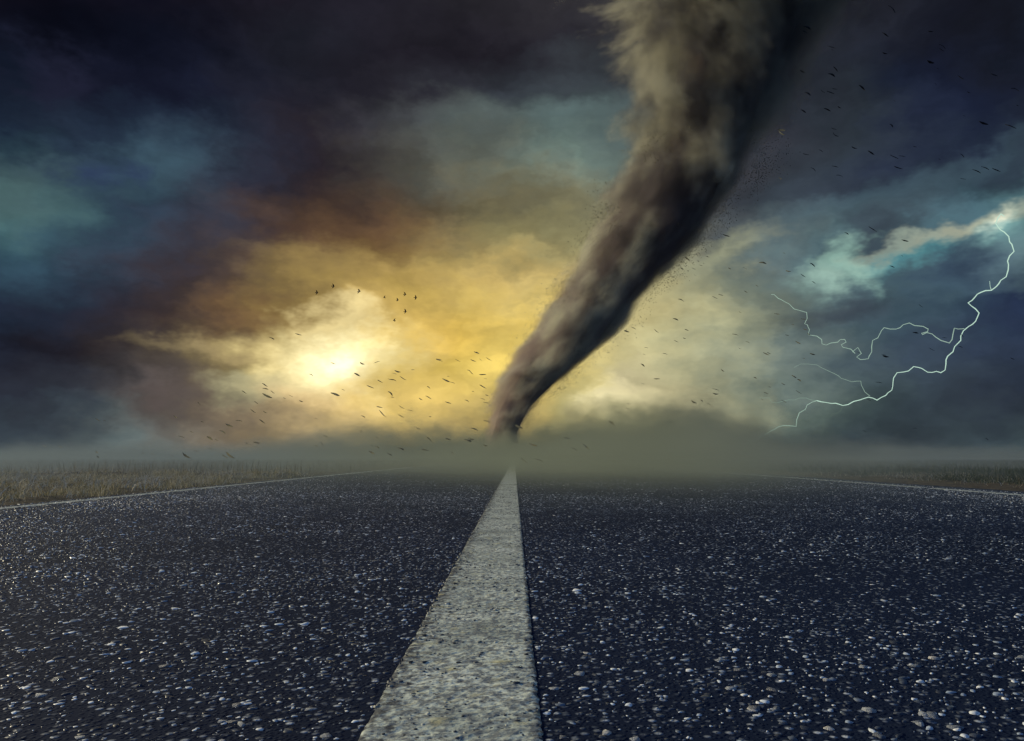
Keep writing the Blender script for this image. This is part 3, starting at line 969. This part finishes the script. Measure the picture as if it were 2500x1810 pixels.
def bird_mesh(name, wing_up, sweep, span):
    """one continuous skin: spindle body with beak and fan tail, and two bent tapering wings"""
    V, F = [], []
    prof = [(0.20, 0.004, 0.004), (0.165, 0.018, 0.02), (0.13, 0.030, 0.032), (0.08, 0.042, 0.045), (0.0, 0.050, 0.052), (-0.08, 0.038, 0.036), (-0.14, 0.030, 0.018), (-0.21, 0.052, 0.007), (-0.25, 0.060, 0.004)]
    K = 8
    for y_, rx, rz in prof:
        for k in range(K):
            a = 2 * math.pi * k / K
            V.append((rx * math.cos(a), y_, rz * math.sin(a)))
    for i in range(len(prof) - 1):
        for k in range(K):
            a, b_ = i * K + k, i * K + (k + 1) % K
            F.append((a, b_, b_ + K, a + K))
    F.append(tuple(range(K)))
    F.append(tuple(range((len(prof) - 1) * K, len(prof) * K))[::-1])
    for side in (-1, 1):
        st = []
        for s, le, te, up in ((0.0, 0.09, -0.07, 0.0), (0.3, 0.10, -0.07, 0.35), (0.55, 0.085, -0.06, 0.62), (0.8, 0.03, -0.06, 0.86), (1.0, -0.06, -0.085, 1.0)):
            x = side * (0.03 + span * s * math.cos(wing_up))
            z = 0.015 + span * up * math.sin(wing_up)
            st.append(((x, le - sweep * s, z + 0.006 * (1 - s)), (x, te - sweep * s, z), (x, (le + te) / 2 - sweep * s, z - 0.010 * (1 - s) - 0.003)))
        o0 = len(V)
        for tri in st:
            V.extend(tri)
        for i in range(len(st) - 1):
            for k in range(3):
                a, b_ = o0 + i * 3 + k, o0 + i * 3 + (k + 1) % 3
                F.append((a, b_, b_ + 3, a + 3))
        F.append((o0, o0 + 1, o0 + 2))
        F.append((o0 + 12, o0 + 13, o0 + 14))
    me = bpy.data.meshes.new(name)
    me.from_pydata(V, [], F)
    me.update()
    return me


BIRDS = [  # x, y, size px, wing raise deg, heading deg, roll deg, label
    (774, 715, 13, 35, -75, 22, 'small dark bird, leftmost of the flock above the sun'),
    (814, 699, 13, 32, -70, 28, 'small dark bird, highest of the flock and second from the left'),
    (877, 712, 15, 12, -85, -10, 'small dark bird with spread wings, third from the left in the flock'),
    (938, 727, 10, 48, 95, -15, 'tiny dark bird with folded wings, fourth from the left in the flock'),
    (971, 733, 11, 40, -78, 14, 'tiny dark bird just below and left of the flock pair at right'),
    (989, 719, 12, 35, -72, 18, 'small dark bird, middle one of the three at the right of the flock'),
    (1015, 727, 13, 34, -70, 30, 'small dark bird, rightmost of the flock beside the yellow glow'),
    (990, 761, 13, 22, -80, 8, 'small dark bird, second lowest of the flock above the yellow glow'),
    (962, 783, 11, 42, 100, -6, 'tiny dark bird, lowest of the flock'),
]
for k, (x, y, s, wu, hd, rl, lab) in enumerate(BIRDS):
    D_ = 88 + 3 * ((k * 5) % 7)
    o = obj('flying_bird', bird_mesh('flying_bird', R_(wu), 0.03 + 0.03 * (k % 3), 0.34), mat_bird, label=lab, cat='bird', group='birds flying above the setting sun')
    o.location = at(x, y, D_)
    o.rotation_euler = (R_(18), R_(rl + 68), R_(hd))
    sc = s / FPX * D_ / 0.66
    o.scale = (sc, sc, sc)

# ------------------------------------------------------------------ flying debris
mat_scrap, t, out = new_mat('debris')
P = t.add('ShaderNodeTexCoord').outputs['Object']
rn_ = t.add('ShaderNodeObjectInfo').outputs['Random']
c = t.mix(t.mr(t.noise(P, 4, 3), 0.3, 0.7), t.ramp(rn_, [(0.0, (0.16, 0.15, 0.12)), (1.0, (0.40, 0.38, 0.30))]), (0.14, 0.14, 0.11))
b = t.add('ShaderNodeBsdfPrincipled')
t.put(b.inputs['Base Color'], c)
b.inputs['Roughness'].default_value = 0.8
tr = t.add('ShaderNodeBsdfTranslucent')
tr.inputs['Color'].default_value = (0.50, 0.49, 0.40, 1)
mx = t.add('ShaderNodeMixShader')
mx.inputs[0].default_value = 0.7
t.l.new(b.outputs[0], mx.inputs[1])
t.l.new(tr.outputs[0], mx.inputs[2])
t.l.new(mx.outputs[0], out.inputs['Surface'])


def scrap_mesh(name, kind, seed):
    """a curled torn leaf or bark sliver, length 1 along x, with thickness"""
    rng = random.Random(seed)
    n = 9
    top, bot = [], []
    curl = rng.uniform(-0.6, 0.6)
    tw = rng.uniform(-0.8, 0.8)
    wmax = {0: 0.15, 1: 0.09, 2: 0.22}[kind]
    for i in range(n):
        s = i / (n - 1)
        w = wmax * math.sin(math.pi * min(max(s, 0.0), 1.0)) ** 0.75 * rng.uniform(0.75, 1.15) + 0.006
        x = s - 0.5
        z = curl * (x * x - 0.1)
        yo = 0.08 * math.sin(3 * s + seed)
        a = tw * (s - 0.5)
        for lst, th in ((top, 0.012), (bot, -0.012)):
            for sg in (-1, -0.1, 1):
                lst.append((x, yo + sg * w / 2 * math.cos(a), z + sg * w / 2 * math.sin(a) + th + 0.03 * (1 - abs(sg))))
    V = top + bot
    o = n * 3
    F = []
    for i in range(n - 1):
        for k in range(2):
            a = i * 3 + k
            F.append((a, a + 1, a + 4, a + 3))
            F.append((o + a, o + a + 3, o + a + 4, o + a + 1))
        F.append((i * 3, i * 3 + 3, o + i * 3 + 3, o + i * 3))
        F.append((i * 3 + 2, o + i * 3 + 2, o + i * 3 + 5, i * 3 + 5))
    F.append((0, o, o + 1, 1)); F.append((1, o + 1, o + 2, 2))
    e_ = (n - 1) * 3
    F.append((e_, e_ + 1, o + e_ + 1, o + e_)); F.append((e_ + 1, e_ + 2, o + e_ + 2, o + e_ + 1))
    me = bpy.data.meshes.new(name)
    me.from_pydata(V, [], F)
    me.update()
    me.materials.append(mat_scrap)
    return me


SCRAPS = [scrap_mesh('debris_scrap', k % 3, 300 + k) for k in range(12)]
mat_dark, t, out = new_mat('dark_debris')
P = t.add('ShaderNodeTexCoord').outputs['Object']
principled(t, out, t.ramp(t.noise(P, 4, 3), [(0.3, (0.012, 0.012, 0.014)), (0.7, (0.03, 0.03, 0.032))]), 0.9, 0.1)
SCRAPS_DARK = []
for me_ in SCRAPS:
    md = me_.copy()
    md.materials[0] = mat_dark
    SCRAPS_DARK.append(md)
# pieces one can single out: x, y, length px, slope deg, label
NAMED = [
    (653, 966, 34, 24, 'dark pointed scrap of debris below the greenish cloud, largest left of the sun'),
    (648, 950, 20, 12, 'grey scrap of debris just above the largest dark scrap left of the sun'),
    (664, 827, 20, 22, 'small dark scrap flying along the upper left edge of the glowing sun cloud'),
    (728, 817, 22, 8, 'brownish scrap flying over the bright cloud left of the bird flock'),
    (813, 887, 18, 28, 'faint scrap crossing the white heart of the sun'),
    (760, 916, 16, 26, 'thin scrap just below and left of the sun'),
    (818, 964, 30, 14, 'scrap of debris drifting right under the sun'),
    (934, 1010, 30, 38, 'dark slanting scrap right of and below the sun'),
    (1008, 903, 12, 10, 'small scrap low in the yellow glow'),
    (920, 885, 20, -14, 'greenish scrap just right of the sun'),
    (563, 1112, 34, 35, 'dark slanting scrap above the misty left field'),
    (455, 1112, 34, 32, 'dark scrap low over the far left field'),
    (626, 1081, 22, 26, 'brown scrap above the left verge grass below the sun'),
    (1773, 575, 26, 34, 'dark scrap just right of the funnel near the grey cloud'),
    (1862, 643, 24, 10, 'dark scrap over the pale cloud right of the funnel'),
    (2130, 560, 30, 40, 'dark scrap flying in front of the dark cloud left of the lightning top'),
    (2384, 419, 30, 36, 'dark scrap in the cloud gap above the lightning'),
    (2432, 415, 28, 34, 'dark scrap close to the right edge above the lightning'),
    (2104, 215, 28, 42, 'dark scrap high in the upper right clouds'),
    (2402, 300, 34, 20, 'large dark scrap, left of a pair in the upper right storm cloud'),
    (2468, 308, 34, 24, 'large dark scrap at the right edge, right of a pair in the storm cloud'),
    (2178, 22, 32, 44, 'dark scrap at the top edge of the dark right sky'),
    (1745, 726, 20, 24, 'thin dark scrap right of the funnel above the pale sky'),
    (1384, 1070, 24, 18, 'dark scrap above the dust right of the funnel foot'),
    (1494, 1034, 26, 24, 'dark scrap under the pale cloud right of the funnel'),
    (1280, 1125, 26, 46, 'dark scrap beside the end of the centre line at the funnel foot'),
]
RS2 = random.Random(5)


def add_scrap(x, y, ln, slope, label, group, depth):
    me = (SCRAPS_DARK if x > 1950 and y < 700 or x > 2050 else SCRAPS)[RS2.randrange(12)]
    o = obj('debris_scrap', me, None, label=label, cat='debris', group=group)
    o.location = at(x, y, depth)
    s = 0.80 * ln / FPX * depth
    o.scale = (s, s * RS2.uniform(0.7, 1.2), s)
    o.rotation_euler = (R_(90) + RS2.uniform(-0.7, 0.7), R_(slope), RS2.uniform(-0.35, 0.35))
    return o


for x, y, ln, sl, lab in NAMED:
    add_scrap(x, y, ln, sl, lab, 'debris carried by the storm', RS2.uniform(14, 32))
FIELDS = [  # count, x range, y range, length px, label
    (56, (860, 1200), (830, 1110), (8, 26), 'between the sun and the funnel', 'scraps between the sun and the funnel'),
    (30, (420, 880), (940, 1130), (10, 24), 'low over the left field', 'scraps low over the left field'),
    (10, (100, 430), (990, 1120), (10, 20), 'in the far left mist', 'scraps in the far left mist'),
    (50, (1500, 2000), (780, 1100), (9, 22), 'right of the funnel below the lightning', 'scraps right of the funnel below the lightning'),
    (26, (1640, 2250), (560, 780), (8, 22), 'over the teal clouds', 'scraps over the teal clouds'),
    (50, (1900, 2490), (60, 440), (8, 28), 'in the upper right cloud', 'scraps in the upper right cloud'),
    (14, (2050, 2480), (760, 1080), (10, 22), 'under the lightning at far right', 'scraps under the lightning at far right'),
    (12, (1000, 1480), (1020, 1140), (14, 30), 'in the dust at the funnel foot', 'scraps in the dust at the funnel foot'),
]
ORD = ['first', 'second', 'third', 'fourth', 'fifth', 'sixth', 'seventh', 'eighth', 'ninth', 'tenth']
ROWS = ['top', 'second', 'third', 'fourth', 'fifth', 'sixth', 'seventh', 'eighth']
for cnt, xr, yr, lr, lab, grp in FIELDS:
    pts = [(RS2.uniform(*xr), RS2.uniform(*yr)) for _ in range(cnt)]
    pts.sort(key=lambda p: p[1])
    rows = max(1, round(cnt / 7))
    for r in range(rows):
        seg = sorted(pts[r * cnt // rows:(r + 1) * cnt // rows])
        for k, (x, y) in enumerate(seg):
            o = add_scrap(x, y, RS2.uniform(*lr), RS2.gauss(24, 8), '%s scrap from left in the %s row %s' % (ORD[k], ROWS[r], lab), grp,
                          RS2.uniform(12, 30) if 'foot' not in grp else RS2.uniform(11, 16))

# ---- fine debris whirling round the funnel
rng = np.random.default_rng(77)
NP = 50000
zz = ZS[0] + (TOP * 0.52 - ZS[0]) * rng.uniform(0, 1, NP) ** 1.25
aa = rng.uniform(0, 2 * np.pi, NP)
rr_ = smooth_interp(zz, RS) * np.clip(rng.normal(1.02, 0.14, NP), 0.75, 1.7)
cl = vnoise(np.stack([np.cos(aa + zz * .1) * 3, np.sin(aa + zz * .1) * 3, zz * 0.35], -1), 1.0, 4, 5)
kp = cl > 0.02
zz, aa, rr_ = zz[kp], aa[kp], rr_[kp]
n = len(zz)
ctr = np.stack([smooth_interp(zz, CXS) - CXS[0] + rr_ * np.cos(aa), rr_ * np.sin(aa), zz], -1)
siz = rng.uniform(0.025, 0.085, n) * np.clip(0.55 + zz / 40, 0.55, 1.3)
d1 = rng.normal(0, 1, (n, 3)); d1 /= np.linalg.norm(d1, axis=1)[:, None]
d2 = rng.normal(0, 1, (n, 3)); d2 -= (d2 * d1).sum(1)[:, None] * d1; d2 /= np.linalg.norm(d2, axis=1)[:, None]
d3 = np.cross(d1, d2)
s_ = siz[:, None]
V = np.stack([ctr + d1 * s_, ctr - d1 * s_, ctr + d2 * s_ * 0.6, ctr - d2 * s_ * 0.6, ctr + d3 * s_ * 0.3, ctr - d3 * s_ * 0.3], 1)
T8 = np.array([[0, 2, 4], [2, 1, 4], [1, 3, 4], [3, 0, 4], [2, 0, 5], [1, 2, 5], [3, 1, 5], [0, 3, 5]])
Fi = (T8[None] + (np.arange(n) * 6)[:, None, None]).ravel()
mat_grit, t, out = new_mat('whirling_grit')
isl = t.add('ShaderNodeNewGeometry').outputs['Random Per Island']
c = t.ramp(isl, [(0, (0.24, 0.22, 0.15)), (0.7, (0.38, 0.36, 0.25)), (1, (0.55, 0.52, 0.38))])
b = t.add('ShaderNodeBsdfDiffuse')
t.put(b.inputs['Color'], c)
tr = t.add('ShaderNodeBsdfTranslucent')
t.put(tr.inputs['Color'], c)
mx = t.add('ShaderNodeMixShader')
mx.inputs[0].default_value = 0.5
t.l.new(b.outputs[0], mx.inputs[1])
t.l.new(tr.outputs[0], mx.inputs[2])
t.l.new(mx.outputs[0], out.inputs['Surface'])
obj('whirling_debris', mesh_np('whirling_debris', V.reshape(-1, 3), Fi, 3), mat_grit, tor, kind='stuff')
